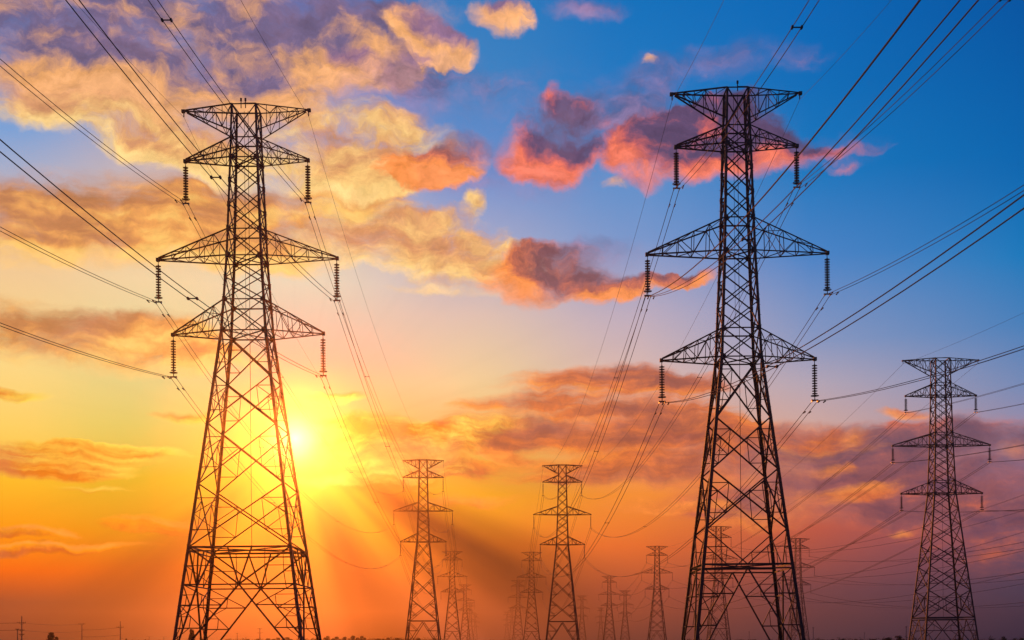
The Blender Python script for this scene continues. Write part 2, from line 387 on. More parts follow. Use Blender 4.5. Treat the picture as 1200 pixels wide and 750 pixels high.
# ------------------------------------------------------------------ mesh helpers
class MB:
    def __init__(s): s.v, s.f = [], []
    def prism(s, p, q, poly, u, w):
        n, b = len(poly), len(s.v)
        for c in (p, q):
            for a, d in poly: s.v.append(tuple(c + u * a + w * d))
        for i in range(n):
            j = (i + 1) % n
            s.f.append((b + i, b + j, b + n + j, b + n + i))
        s.f.append(tuple(b + i for i in reversed(range(n))))
        s.f.append(tuple(b + n + i for i in range(n)))
    def frame(s, p, q):
        d = (q - p).normalized()
        r = Vector((0, 1, 0)) if abs(d.y) < .8 else Vector((0, 0, 1))
        u = d.cross(r).normalized()
        return u, d.cross(u).normalized()
    def angle(s, p, q, a, u=None, w=None, t=.16):
        p, q = Vector(p), Vector(q)
        if u is None: u, w = s.frame(p, q)
        h, k = a / 2, a * t
        s.prism(p, q, [(-h, -h), (h, -h), (h, -h + k), (-h + k, -h + k), (-h + k, h), (-h, h)], u, w)
    def bar(s, p, q, a, b=None):
        p, q = Vector(p), Vector(q)
        u, w = s.frame(p, q)
        h, k = a / 2, (b or a) / 2
        s.prism(p, q, [(-h, -k), (h, -k), (h, k), (-h, k)], u, w)
    def box(s, c, sx, sy, sz):
        c = Vector(c)
        s.prism(c - Vector((0, 0, sz / 2)), c + Vector((0, 0, sz / 2)), [(-sx / 2, -sy / 2), (sx / 2, -sy / 2), (sx / 2, sy / 2), (-sx / 2, sy / 2)], Vector((1, 0, 0)), Vector((0, 1, 0)))
    def rod(s, p, q, r, r2=None, n=6):
        p, q = Vector(p), Vector(q); r2 = r if r2 is None else r2
        u, w = s.frame(p, q); b = len(s.v)
        for c, rr in ((p, r), (q, r2)):
            for i in range(n):
                t = 2 * math.pi * i / n
                s.v.append(tuple(c + u * (rr * math.cos(t)) + w * (rr * math.sin(t))))
        for i in range(n):
            j = (i + 1) % n
            s.f.append((b + i, b + j, b + n + j, b + n + i))
        s.f.append(tuple(b + i for i in reversed(range(n)))); s.f.append(tuple(b + n + i for i in range(n)))
    def tube(s, pts, r, n=5):
        b = len(s.v); m = len(pts)
        for k, c in enumerate(pts):
            d = (pts[min(k + 1, m - 1)] - pts[max(k - 1, 0)]).normalized()
            u = d.cross(Vector((0, 0, 1))).normalized(); w = u.cross(d)
            for i in range(n):
                t = 2 * math.pi * i / n
                s.v.append(tuple(c + u * (r * math.cos(t)) + w * (r * math.sin(t))))
        for k in range(m - 1):
            for i in range(n):
                j = (i + 1) % n
                s.f.append((b + k * n + i, b + k * n + j, b + (k + 1) * n + j, b + (k + 1) * n + i))
        s.f.append(tuple(b + i for i in reversed(range(n)))); s.f.append(tuple(b + (m - 1) * n + i for i in range(n)))
    def lathe(s, prof, n=12, ox=0., oy=0.):
        b = len(s.v)
        for r, z in prof:
            for i in range(n):
                t = 2 * math.pi * i / n
                s.v.append((ox + r * math.cos(t), oy + r * math.sin(t), z))
        for k in range(len(prof) - 1):
            for i in range(n):
                j = (i + 1) % n
                s.f.append((b + k * n + i, b + k * n + j, b + (k + 1) * n + j, b + (k + 1) * n + i))
        s.f.append(tuple(b + i for i in reversed(range(n)))); s.f.append(tuple(b + (len(prof) - 1) * n + i for i in range(n)))
    def ring(s, c, R_, r, n=16, m=5):
        b = len(s.v); c = Vector(c)
        for i in range(n):
            a = 2 * math.pi * i / n
            for j in range(m):
                t = 2 * math.pi * j / m
                s.v.append((c.x + (R_ + r * math.cos(t)) * math.cos(a), c.y + (R_ + r * math.cos(t)) * math.sin(a), c.z + r * math.sin(t)))
        for i in range(n):
            for j in range(m):
                s.f.append((b + i * m + j, b + ((i + 1) % n) * m + j, b + ((i + 1) % n) * m + (j + 1) % m, b + i * m + (j + 1) % m))
    def build(s, name, mat, parent=None, smooth=False):
        me = bpy.data.meshes.new(name)
        me.from_pydata(s.v, [], s.f); me.update()
        if smooth: me.polygons.foreach_set('use_smooth', [True] * len(me.polygons))
        me.materials.append(mat)
        o = bpy.data.objects.new(name, me); COL.objects.link(o)
        o.parent = parent
        return o

def tag(o, label=None, cat=None, group=None, kind=None):
    for k, v in (('label', label), ('category', cat), ('group', group), ('kind', kind)):
        if v: o[k] = v
    return o
def empty(name, loc=(0, 0, 0)):
    o = bpy.data.objects.new(name, None); COL.objects.link(o); o.location = loc
    o.empty_display_size = 1
    return o
def copy_tree(o, parent=None):
    kids = [c for c in COL.objects if c.parent == o]
    c = o.copy(); COL.objects.link(c); c.parent = parent
    for k in kids: copy_tree(k, c)
    return c

# ------------------------------------------------------------------ ground and haze
mb = MB()
N = 40
for j in range(N + 1):
    for i in range(N + 1):
        mb.v.append((-2400 + 4800 * i / N, -700 + 3300 * j / N, 0))
for j in range(N):
    for i in range(N):
        a = j * (N + 1) + i
        mb.f.append((a, a + 1, a + N + 2, a + N + 1))
tag(mb.build('ground', M_GROUND), kind='structure')

hm = bpy.data.materials.new('evening haze'); hm.use_nodes = True
hm.node_tree.nodes.clear()
ho = hm.node_tree.nodes.new('ShaderNodeOutputMaterial')
hv = hm.node_tree.nodes.new('ShaderNodeVolumePrincipled')
hv.inputs['Color'].default_value = HAZE_ALB + (1,)
hv.inputs['Density'].default_value = HAZE_SIGMA
hv.inputs['Anisotropy'].default_value = HAZE_G
hm.node_tree.links.new(hv.outputs[0], ho.inputs['Volume'])
mb = MB(); mb.box((0, 950, 32), 5000, 3500, 66)
tag(mb.build('haze', hm), kind='stuff')

# ------------------------------------------------------------------ lattice pylons
def lerp(a, b, t): return a + (b - a) * t

class Pylon:
    """spec: widths = [(z, w)...], arms = [(z_bottom, z_root_top, half_length)], peak, panels, waist, detail"""
    def __init__(s, spec): s.sp = spec
    def w(s, z):
        k = s.sp['widths']
        for (z0, w0), (z1, w1) in zip(k, k[1:]):
            if z <= z1: return lerp(w0, w1, (z - z0) / (z1 - z0))
        return k[-1][1]
    def fp(s, k, z, t):
        h = s.w(z) / 2
        x, y = ((t * h, -h), (h, t * h), (-t * h, h), (-h, -t * h))[k]
        return Vector((x, y, z))
    def build(s, name):
        sp = s.sp; fine = sp['fine']; root = empty(name)
        TOP = 50.0
        arms, (pz, pl) = sp['arms'], sp['peak']
        add = (lambda m, p, q, a: m.angle(p, q, a)) if fine else (lambda m, p, q, a: m.bar(p, q, a, a * .6))
        # legs
        knots = [z for z, _ in sp['widths']]
        for sx, sy in ((-1, -1), (1, -1), (1, 1), (-1, 1)):
            m = MB()
            for i, (z0, z1) in enumerate(zip(knots, knots[1:])):
                a = Vector((sx * s.w(z0) / 2, sy * s.w(z0) / 2, z0)); b = Vector((sx * s.w(z1) / 2, sy * s.w(z1) / 2, z1))
                size = lerp(sp['leg'][0], sp['leg'][1], (z0 + z1) / 2 / TOP)
                m.angle(a, b, size, Vector((-sx, 0, 0)), Vector((0, -sy, 0)), .2)
            if fine:
                z = 3.0
                while z < 49 and sp.get('bolts', True):                # step bolts
                    h = s.w(z) / 2
                    m.rod((sx * h, sy * h, z), (sx * (h + .22), sy * h, z), .016, n=4)
                    m.rod((sx * h, sy * h, z + .45), (sx * h, sy * (h + .22), z + .45), .016, n=4)
                    z += .9
                for z in sp['panels']:
                    if 9 < z < 46:                                        # splice plates
                        h = s.w(z) / 2
                        m.box((sx * h, sy * h, z), .26, .26, .44)
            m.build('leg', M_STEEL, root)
            f = MB(); h = s.w(0) / 2
            f.lathe([(.55, -.2), (.55, .18), (.34, .32), (.34, .42)], 12, sx * h, sy * h)
            f.build('footing', M_CONC, root)
        # body bracing
        m = MB()
        bs, rs = sp['brace']
        pan = sp['panels']
        for k in range(4):
            for z0, z1 in zip(pan, pan[1:]):
                hgt = z1 - z0
                a, b = s.fp(k, z0, -1), s.fp(k, z0, 1); c, d = s.fp(k, z1, -1), s.fp(k, z1, 1)
                sz = bs * (1 if hgt > 3.4 else .8)
                if (z0, z1) in sp.get('vee', ()):
                    mid = s.fp(k, z0, 0)
                    add(m, c, mid, sz); add(m, d, mid, sz)
                    for e in (c, d):
                        add(m, lerp(e, mid, .5), s.fp(k, z0, -.5 if e is c else .5), rs)
                        add(m, lerp(e, mid, .5), s.fp(k, (z0 + z1) / 2, -1 if e is c else 1), rs)
                    continue
                add(m, a, d, sz); add(m, b, c, sz)
                if hgt > 3.4:                                           # redundant members
                    w0, w1 = s.w(z0), s.w(z1)
                    t = w0 / (w0 + w1)
                    cr = lerp(a, d, t)
                    for sgn, lo, hi in ((-1, a, c), (1, b, d)):
                        pl_ = lerp(lo, cr, .5); ph = lerp(hi, cr, .5)
                        zl, zh = pl_.z, ph.z
                        add(m, pl_, s.fp(k, zl, sgn), rs); add(m, ph, s.fp(k, zh, sgn), rs)
                        zm = (zl + zh) / 2
                        add(m, pl_, s.fp(k, zm, sgn), rs); add(m, ph, s.fp(k, zm, sgn), rs)
                        if fine and hgt > 4.2: add(m, pl_, ph, rs * .9)
            # rings
            for z in sp['rings']:
                add(m, s.fp(k, z, -1), s.fp(k, z, 1), bs * .9)
            wz = sp['waist']
            add(m, s.fp(k, wz, -1), s.fp(k, wz, 1), bs * 1.35)
            if fine: add(m, s.fp(k, wz - .35, -1), s.fp(k, wz - .35, 1), bs)
            # base portal
            cz = sp['knee']
            mid = s.fp(k, cz, 0)
            zs = sp['portal']
            if cz < wz - .5:
                for t in (-1, 1):
                    add(m, s.fp(k, wz, t), mid, bs * 1.1)
                    add(m, s.fp(k, wz, .24 * t), mid, bs)
                    add(m, s.fp(k, cz, t), mid, bs)
                    q = lerp(s.fp(k, wz, t), mid, .5)
                    add(m, q, s.fp(k, q.z, t), rs); add(m, q, s.fp(k, cz, .5 * t), rs); add(m, q, s.fp(k, wz, .5 * t), rs); add(m, s.fp(k, q.z, t), s.fp(k, cz, .5 * t), rs)
            for t in (-1, 1):
                foot = s.fp(k, .3, t * .93)
                add(m, mid, foot, bs * 1.15)
                prev_leg, prev_d = s.fp(k, cz, t), (mid if cz < wz - .5 else mid)
                for z in zs:
                    q = lerp(mid, foot, (cz - z) / (cz - .3))
                    lg = s.fp(k, z, t)
                    add(m, q, lg, bs * .8)
                    add(m, prev_leg, q, rs * 1.15)
                    half = lerp(q, lg, .5)
                    if fine:
                        add(m, lerp(prev_leg, q, .5), half, rs * .9)
                        add(m, lerp(prev_leg, lg, .5), lerp(prev_leg, q, .5), rs * .9)
                        add(m, half, lerp(lg, s.fp(k, max(z - 2, .3), t), .5), rs * .9)
                    prev_leg = lg
                add(m, prev_leg, lerp(mid, foot, .96), rs)
            # gussets
            if fine:
                for zb, zt, _ in arms:
                    for z, gs in ((zb, .54), (zt, .40)):
                        for t in (-1, 1):
                            p = s.fp(k, z, t * .93)
                            if k % 2: m.box(p, .025, .3, gs * .8); continue
                            p.y += -.03 if k == 0 else .03
                            c_ = gs / 2
                            m.prism(p - Vector((0, .012, 0)), p + Vector((0, .012, 0)), [(-c_, -c_ * .5), (-c_ * .4, -c_), (c_ * .5, -c_ * .9), (c_, -c_ * .3), (c_ * .8, c_ * .6), (0, c_), (-c_ * .8, c_ * .7)],
                                    Vector((t, 0, 0)), Vector((0, 0, 1)))
        # plan bracing
        for z in [wz] + [a[0] for a in arms]:
            add(m, s.fp(0, z, -1), s.fp(2, z, -1), bs * .8); add(m, s.fp(0, z, 1), s.fp(2, z, 1), bs * .8)
        if fine:
            m.rod((.15, .1, wz), (.15, .1, 49.8), .025, n=5)            # climbing rail
            m.rod((-.2, .1, 30), (-.2, .1, 49.8), .018, n=5)
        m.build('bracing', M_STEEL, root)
        # cross arms
        ck, wk = sp['arm_steel']
        npan = 5 if fine else 4
        for zb, zt, L in arms:
            for sx in (-1, 1):
                m = MB()
                hb, ht = s.w(zb) / 2, s.w(zt) / 2
                for sy in (-1, 1):
                    B0, B1 = Vector((sx * hb, sy * hb, zb)), Vector((sx * L, sy * .12, zb + .02))
                    T0, T1 = Vector((sx * ht, sy * ht, zt)), Vector((sx * (L - .05), sy * .12, zb + .2))
                    add(m, B0, B1, ck); add(m, T0, T1, ck)
                    for i in range(1, npan):
                        t = i / npan
                        add(m, lerp(B0, B1, t), lerp(T0, T1, t), wk)
                        add(m, lerp(B0, B1, (i - 1) / npan), lerp(T0, T1, t), wk) if i % 2 else add(m, lerp(T0, T1, (i - 1) / npan), lerp(B0, B1, t), wk)
                for i in range(0, npan):
                    t, t2 = i / npan, (i + 1) / npan
                    bl = lambda tt, sy: lerp(Vector((sx * hb, sy * hb, zb)), Vector((sx * L, sy * .12, zb + .02)), tt)
                    tl = lambda tt, sy: lerp(Vector((sx * ht, sy * ht, zt)), Vector((sx * (L - .05), sy * .12, zb + .2)), tt)
                    sg = 1 if i % 2 else -1
                    add(m, bl(t, sg), bl(t2, -sg), wk); add(m, tl(t, sg), tl(t2, -sg), wk)
                    if 0 < i: add(m, bl(t, 1), bl(t, -1), wk); add(m, tl(t, 1), tl(t, -1), wk * .8)
                m.box((sx * (L + .02), 0, zb + .05), .28, .34, .3)      # tip plate
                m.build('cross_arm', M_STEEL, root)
        for sx in (-1, 1):
            m = MB()
            ht, hb = s.w(TOP) / 2, s.w(pz) / 2
            for sy in (-1, 1):
                T0, T1 = Vector((sx * ht, sy * ht, TOP)), Vector((sx * pl, sy * .1, TOP - .18))
                B0, B1 = Vector((sx * hb, sy * hb, pz)), Vector((sx * (pl - .25), sy * .1, TOP - .32))
                add(m, T0, T1, ck); add(m, B0, B1, ck)
                for i in range(1, npan):
                    t = i / npan
                    add(m, lerp(B0, B1, t), lerp(T0, T1, t), wk)
                    add(m, lerp(T0, T1, (i - 1) / npan), lerp(B0, B1, t), wk) if i % 2 else add(m, lerp(B0, B1, (i - 1) / npan), lerp(T0, T1, t), wk)
            for i in range(0, npan):
                t, t2 = i / npan, (i + 1) / npan
                sg = 1 if i % 2 else -1
                add(m, lerp(Vector((sx * ht, sg * ht, TOP)), Vector((sx * pl, sg * .1, TOP - .18)), t), lerp(Vector((sx * ht, -sg * ht, TOP)), Vector((sx * pl, -sg * .1, TOP - .18)), t2), wk)
            for sy in (-1, 1): add(m, (sx * ht, sy * ht, TOP), (-.0, sy * ht, TOP), ck)
            m.box((sx * (pl + .05), 0, TOP - .22), .3, .3, .26)
            m.rod((sx * pl, 0, TOP - .3), (sx * pl, 0, TOP - .75), .05)
            m.build('earth_wire_arm', M_STEEL, root)
        # insulator strings
        il = sp['ins']
        m = MB(); mp = []
        nd = 13 if fine else 9
        z0, z1 = -.35, -(il - .3)
        dr = .25 if fine else .15
        mp.append((.035, 0)); mp.append((.035, z0))
        for i in range(nd):
            za = lerp(z0, z1, i / nd); st = (z1 - z0) / nd
            mp += [(.06, za), (.07, za + st * .3), (dr, za + st * .52), (dr * .94, za + st * .70), (.06, za + st * .76)]
        mp += [(.04, z1), (.04, -il + .08)]
        m.lathe(mp, 10 if fine else 6)
        m.box((0, 0, -il + .04), .62, .05, .12)
        m.box((-.24, 0, -il - .06), .07, .34, .11); m.box((.24, 0, -il - .06), .07, .34, .11)
        if fine:
            pass
        ins = None
        ringm = MB(); ringm.ring((0, 0, -il + .42), .34, .028); ringm.bar((-.34, 0, -il + .42), (.34, 0, -il + .42), .04); ringm.bar((0, 0, -il + .4), (0, 0, -il + .12), .05)
        ring0 = None
        for zb, zt, L in arms:
            for sx in (-1, 1):
                if ins is None:
                    ins = m.build('insulator_string', M_INS, root); o = ins
                    if fine: ring0 = ringm.build('corona_ring', M_STEEL, ins)
                else:
                    o = ins.copy(); COL.objects.link(o); o.parent = root
                    if ring0:
                        r2 = ring0.copy(); COL.objects.link(r2); r2.parent = o
                o.location = (sx * (L - .02), 0, zb - .05)
        if fine:
            for x in sp.get('rods', ()):
                m = MB(); m.rod((x, -.3, 49.9), (x, -.3, 50.75), .045); m.lathe([(.09, 50.55), (.09, 50.8)], 8, x, -.3)
                m.build('lightning_rod', M_STEEL, root)
        s.root = root
        return root

SPEC_A = dict(fine=True, widths=[(0, 11.4), (29.5, 3.9), (36.3, 3.05), (45.2, 2.4), (50, 2.15)], leg=(.30, .17), brace=(.12, .065), arm_steel=(.105, .058),
    arms=[(45.2, 47.0, 5.55), (36.3, 38.7, 8.1), (29.5, 32.3, 6.8)], peak=(47.6, 5.65), ins=3.75,
    panels=[10.0, 15.6, 21.0, 25.4, 29.5, 32.3, 34.3, 36.3, 38.7, 40.9, 43.1, 45.2, 47.0, 50.0], rings=[29.5, 32.3, 36.3, 38.7, 45.2, 47.0, 50.0],
    waist=10.0, knee=6.7, portal=[4.9, 2.9], rods=(-.4, 0.0))
SPEC_B = dict(fine=True, widths=[(0, 9.4), (26.4, 3.4), (35.7, 2.6), (45.1, 2.1), (50, 1.8)], leg=(.32, .18), brace=(.125, .07), arm_steel=(.11, .06),
    arms=[(45.1, 46.7, 5.3), (35.7, 38.6, 7.9), (26.4, 28.9, 6.72)], peak=(47.3, 5.6), ins=3.55,
    panels=[8.3, 11.3, 16.5, 21.0, 26.4, 28.9, 31.2, 33.5, 35.7, 38.6, 40.8, 43.0, 45.1, 46.7, 50.0], vee=[(8.3, 11.3)], rings=[26.4, 28.9, 35.7, 38.6, 45.1, 46.7, 50.0],
    waist=8.3, knee=8.0, portal=[5.8, 3.1], rods=(.1,))
SPEC_C = dict(fine=True, bolts=False, widths=[(0, 9.2), (27.0, 3.6), (35.2, 3.0), (43.7, 2.6), (50, 2.4)], leg=(.28, .2), brace=(.135, .085), arm_steel=(.13, .07),
    arms=[(43.7, 45.8, 6.0), (35.2, 37.3, 8.3), (27.0, 29.1, 6.9)], peak=(47.3, 6.4), ins=2.75,
    panels=[5.8, 10.4, 14.6, 18.2, 21.4, 24.3, 27.0, 29.1, 31.1, 33.2, 35.2, 37.3, 39.4, 41.6, 43.7, 45.8, 47.9, 50.0], rings=[27.0, 29.1, 35.2, 37.3, 43.7, 45.8, 50.0],
    waist=5.8, knee=5.5, portal=[3.6, 1.8])
SPEC_D = dict(fine=False, widths=[(0, 9.2), (28.2, 3.2), (36.4, 2.6), (45.3, 2.2), (50, 2.0)], leg=(.30, .22), brace=(.14, .09), arm_steel=(.15, .09),
    arms=[(45.3, 47.2, 5.3), (36.4, 38.7, 7.8), (28.2, 30.4, 6.05)], peak=(47.6, 5.3), ins=3.6,
    panels=[7.2, 13.0, 18.6, 23.6, 28.2, 30.4, 32.4, 34.4, 36.4, 38.7, 40.9, 43.1, 45.3, 47.2, 50.0], rings=[28.2, 36.4, 45.3, 50.0],
    waist=7.2, knee=6.9, portal=[4.6, 2.4])

LEAN = -0.0085
TOWERS = {}
protoD = None
def place_tower(key, px, ytop, spec, label, lean=0., group='steel lattice pylons', dist=None):
    global protoD
    d = dist or F * (50 - CAM_H) / (752 - ytop)
    x = (px - 600) / F * d
    if spec is SPEC_D:
        if protoD is None: protoD = Pylon(SPEC_D).build('transmission_tower'); o = protoD
        else: o = copy_tree(protoD)
    else: o = Pylon(spec).build('transmission_tower')
    o.location = (x, d, 0); o.rotation_euler = (0, lean, 0)
    tag(o, label, 'pylon', group)
    TOWERS[key] = (x, d, spec, lean)
place_tower('A', 294, 127, SPEC_A, 'huge steel lattice pylon in front of the setting sun, largest one at left', LEAN)
place_tower('B', 868, 107, SPEC_B, 'huge dark lattice pylon standing against blue sky and coral cloud, tallest in the photo', LEAN)
place_tower('C', 1105, 421, SPEC_C, 'medium dark lattice pylon at far right with short insulators', LEAN)
place_tower('A2', 496, 539, SPEC_D, 'smaller pylon right of the sun beams, next behind the huge left pylon')
place_tower('B2', 659, 545, SPEC_D, 'smaller dark pylon in the middle, next behind the huge right pylon')
place_tower('A3', 530, 646, SPEC_D, 'small hazy orange pylon just right of the smaller pylon in the sun beams')
place_tower('A4', 545, 685, SPEC_D, 'tiny hazy pylon, taller one of the faint cluster right of the sun beams')
place_tower('A5', 551, 706, SPEC_D, 'tiny faint pylon, second smallest of the cluster right of the sun beams')
place_tower('A6', 557, 720, SPEC_D, 'tiny faintest pylon, last in the row receding from the huge left pylon')
place_tower('B3', 623, 647, SPEC_D, 'small hazy pylon just left of the smaller middle pylon, in a dark beam')
place_tower('B4', 607, 680, SPEC_D, 'tiny grey pylon left of the small hazy one beside the middle pylon')
place_tower('B5', 600, 712, SPEC_D, 'tiny pylon of the far cluster, right one of two overlapping at centre')
place_tower('B6', 594, 717, SPEC_D, 'tiny pylon of the far cluster, leftmost in the row receding from the huge right pylon')
place_tower('C2', 770, 640, SPEC_D, 'small pylon standing alone just left of the huge right pylon')
place_tower('C3', 714, 675, SPEC_D, 'small faint pylon midway between the middle pylon and the lone one at right')
place_tower('D3', 732.5, 692, SPEC_D, 'tiny faint pylon right beside a slightly larger one, between middle and right pylons')
place_tower('C4', 682, 698, SPEC_D, 'tiny faint pylon close to the right foot of the middle pylon')
place_tower('D4', 704, 712, SPEC_D, 'tiny thin pylon half hidden at the left of a faint small pylon')
place_tower('E2', 842, 617, SPEC_D, 'small pylon seen through the left legs of the huge right pylon')
place_tower('D2', 935, 631, SPEC_D, 'small pylon showing past the right leg of the huge right pylon')
place_tower('D6', 930, 728, SPEC_D, 'tiny far pylon seen through the right foot of the huge right pylon', dist=2500)

# ------------------------------------------------------------------ overhead wires
def attach(key, k, sx):
    """where a wire hangs: k 0..2 arm from the top, k = 3 the earth wire"""
    x, d, sp, ln = TOWERS[key]
    if k == 3: lx, lz = sx * sp['peak'][1], 49.25
    else: lx, lz = sx * (sp['arms'][k][2] - .02), sp['arms'][k][0] - sp['ins'] - .11
    return Vector((x + lx * math.cos(ln) + lz * math.sin(ln), d, lz * math.cos(ln) - lx * math.sin(ln)))
def catenary(p, q, sag, n):
    out = []
    for i in range(n + 1):
        t = i / n
        v = p.lerp(q, t); v.z -= 4 * sag * t * (1 - t)
        out.append(v)
    return out
LEVEL = ('upper', 'middle', 'lower')
SIDE = {-1: 'left', 1: 'right'}
def span(p, q, sag, label, group, r, twin=True, parts=True, n=56, wires='power cable', gap=.24):
    """one wire bundle over one span"""
    if not twin:
        m = MB(); m.tube(catenary(p, q, sag, n), r)
        return tag(m.build('earth_wire', M_WIRE), label, 'overhead wire', group)
    if not parts:
        m = MB()
        for s in (-1, 1): m.tube(catenary(p + Vector((s * gap, 0, 0)), q + Vector((s * gap, 0, 0)), sag, n), r)
        return tag(m.build('twin_conductor', M_WIRE), label, wires, group)
    root = empty('twin_conductor', p)
    for s in (-1, 1):
        m = MB(); pts = catenary(p + Vector((s * gap, 0, 0)), q + Vector((s * gap, 0, 0)), sag, n)
        m.tube([v - p for v in pts], r)
        m.build('conductor', M_WIRE, root)
        for fr in (.011,):                                        # dumb-bell dampers near the clamp
            v = p.lerp(q, fr); v.z -= 4 * sag * fr * (1 - fr); v -= p; v.x += s * gap
            dm = MB()
            u = (q - p).normalized() * .26
            for e in (-1, 1): dm.rod(v + u * e * .6 + Vector((0, 0, -.11)), v + u * e * 1.25 + Vector((0, 0, -.11)), .06)
            dm.rod(v - u + Vector((0, 0, -.11)), v + u + Vector((0, 0, -.11)), .015, n=4)
            dm.bar(v, v + Vector((0, 0, -.12)), .05)
            dm.build('vibration_damper', M_STEEL, root)
    for fr in (.21, .52, .83):
        v = p.lerp(q, fr); v.z -= 4 * sag * fr * (1 - fr); v -= p
        sm_ = MB(); sm_.bar(v + Vector((-gap, 0, 0)), v + Vector((gap, 0, 0)), .05, .05)
        for s in (-1, 1): sm_.box(v + Vector((s * gap, 0, 0)), .10, .26, .12)
        sm_.build('spacer', M_STEEL, root)
    return tag(root, label, wires, group)

def run(key, end, sag, desc, tail, group, r=.023, parts=True, gw=True, n=56, sagg=None, sags=None):
    """six twin conductors and two earth wires of one span; end is a tower key or an offset point behind the viewer"""
    for k in (0, 1, 2, 3):
        for sx in (-1, 1):
            p = attach(key, k, sx)
            if isinstance(end, str): q = attach(end, k, sx)
            else: q = p + Vector(end)
            if k == 3:
                if not gw: continue
                span(p, q, (sagg or sag * .85), 'earth wire, %s top tip of %s, %s' % (SIDE[sx], desc, tail), group, r * .6, twin=False, n=n)
            else:
                sg = sags[k][(sx + 1) // 2] if sags else sag
                span(p, q, sg, 'twin cables, %s %s arm of %s, %s' % (LEVEL[k], SIDE[sx], desc, tail), group, r, parts=parts, n=n)
run('A', (0, -226, 0), 9.6, 'the huge left pylon', 'rising out of frame', 'overhead wires of the left line', sagg=9.0, sags=((10.2, 9.7), (9.1, 9.0), (8.5, 8.5)))
run('B', (0, -226, 0), 9.8, 'the huge right pylon', 'rising out of frame', 'overhead wires of the right line', sagg=11.6, sags=((12.9, 10.9), (14.9, 9.5), (10.6, 9.0)))
span(attach('B', 1, -1), attach('B', 1, -1) + Vector((0, -226, 0)), 13.0, 'single bold cable rising right from the middle left arm of the huge right pylon', 'overhead wires of the right line', .036, twin=False)
run('C', (2, -300, 0), 9.0, 'the medium right pylon', 'rising out of frame', 'overhead wires of the far right line', r=.028, parts=False)
run('A', 'A2', 9.0, 'the huge left pylon', 'sagging into the distance', 'overhead wires of the left line', r=.022)
run('B', 'B2', 9.5, 'the huge right pylon', 'sagging into the distance', 'overhead wires of the right line', r=.028)
run('C', 'C2', 11.0, 'the medium right pylon', 'sagging away leftward', 'overhead wires of the far right line', r=.036, parts=False)
run('A2', 'A3', 11.0, 'the smaller pylon beside the beams', 'receding', 'far overhead wires', r=.036, parts=False, n=30)
run('B2', 'B3', 11.0, 'the smaller middle pylon', 'receding', 'far overhead wires', r=.036, parts=False, n=30)
run('C2', 'C3', 10.0, 'the small lone pylon', 'receding', 'far overhead wires', r=.036, parts=False, gw=False, n=30)
run('D2', (28, -420, 0), 12.0, 'the pylon past the right leg', 'running right', 'overhead wires crossing at far right', r=.034, parts=False, gw=False)
run('E2', (40, -330, 0), 11.0, 'the pylon seen through the legs', 'running right', 'overhead wires crossing at far right', r=.024, parts=False, gw=False)

# ------------------------------------------------------------------ village poles on the horizon
def pole(px, ytop, height, label, arms=((-.6, 1.6),), group='utility poles on the horizon', r=.16, mat=None):
    d = F * (height - CAM_H) / (752 - ytop)
    x = (px - 600) / F * d
    root = empty('utility_pole', (x, d, 0))
    m = MB(); m.rod((0, 0, 0), (0, 0, height), r * 1.3, r * .85, 8); m.build('pole_shaft', mat or M_POLE, root)
    for dz, half in arms:
        m = MB(); m.bar((-half, -.12, height + dz), (half, -.12, height + dz), .14, .12)
        m.bar((-half * .6, -.12, height + dz), (0, -.1, height + dz - .7), .06); m.bar((half * .6, -.12, height + dz), (0, -.1, height + dz - .7), .06)
        a = m.build('crossarm', M_WOOD, root)
        for q in (-.92, -.45, .45, .92):
            i = MB(); i.lathe([(.03, 0), (.03, .12), (.09, .14), (.10, .22), (.05, .3)], 7, q * half, -.12)
            for v in range(len(i.v)): i.v[v] = (i.v[v][0], i.v[v][1], i.v[v][2] + height + dz + .07)
            i.build('pin_insulator', M_INS, a)
    tag(root, label, 'utility pole', group)
    return (x, d, height)
p1 = pole(25.5, 722, 10, 'tallest utility pole with several crossarms at the left edge', ((-2.2, 1.4), (-4.6, .9), (-6., .9)))
pole(20.5, 737, 6.5, 'short utility pole tight against the left of the tallest pole', ((-.2, .7),))
p2 = pole(96, 731, 10, 'T shaped utility pole between the tallest pole and the thin pole', ((-.1, 1.6),))
p3 = pole(141, 728, 10.5, 'thin utility pole with an offset crossarm, third from the left edge', ((-2.6, 1.6), ))
p4 = pole(175, 746, 8, 'tiny T topped pole, left of two low ones beside the huge left pylon', ((-.1, 5.),), r=.4)
p5 = pole(192, 746, 8, 'tiny T topped pole, right of two low ones beside the huge left pylon', ((-.1, 4.),), r=.4)
pole(278, 742, 9, 'tiny plain pole framed by the legs of the huge left pylon', ((-.3, .8),), r=.25)
pole(304.5, 736, 12, 'tiny pole with two crossarms framed by the legs of the huge left pylon', ((-.5, 2.), (-3.6, 2.4)), r=.3)
pole(878, 740, 10, 'thin lone pole framed by the legs of the huge right pylon', ((-.3, .5),), r=.14)
pole(953, 735, 10, 'thin pole just right of the foot of the huge right pylon', ((-.4, .5),))
pole(1013, 741, 9, 'thin pole rising from the tree line left of the medium right pylon', ((-.3, .5),))
pole(1062, 734, 10, 'thin bare pole beside the round tree near the medium right pylon', ((-.3, .5),), r=.2)
def low_wire(a, b, za, zb, sag, label):
    m = MB(); m.tube(catenary(Vector((a[0], a[1], za)), Vector((b[0], b[1], zb)), sag, 20), .05, 4)
    tag(m.build('village_wire', M_WIRE), label, 'overhead wire', 'low wires between the utility poles')
pl0 = (p1[0] - 60, p1[1] - 30, 10)
low_wire(pl0, p1, 7.8, 7.8, .5, 'upper low wire from the tallest utility pole to the left edge')
low_wire(pl0, p1, 5.5, 5.5, .5, 'lower low wire from the tallest utility pole to the left edge')
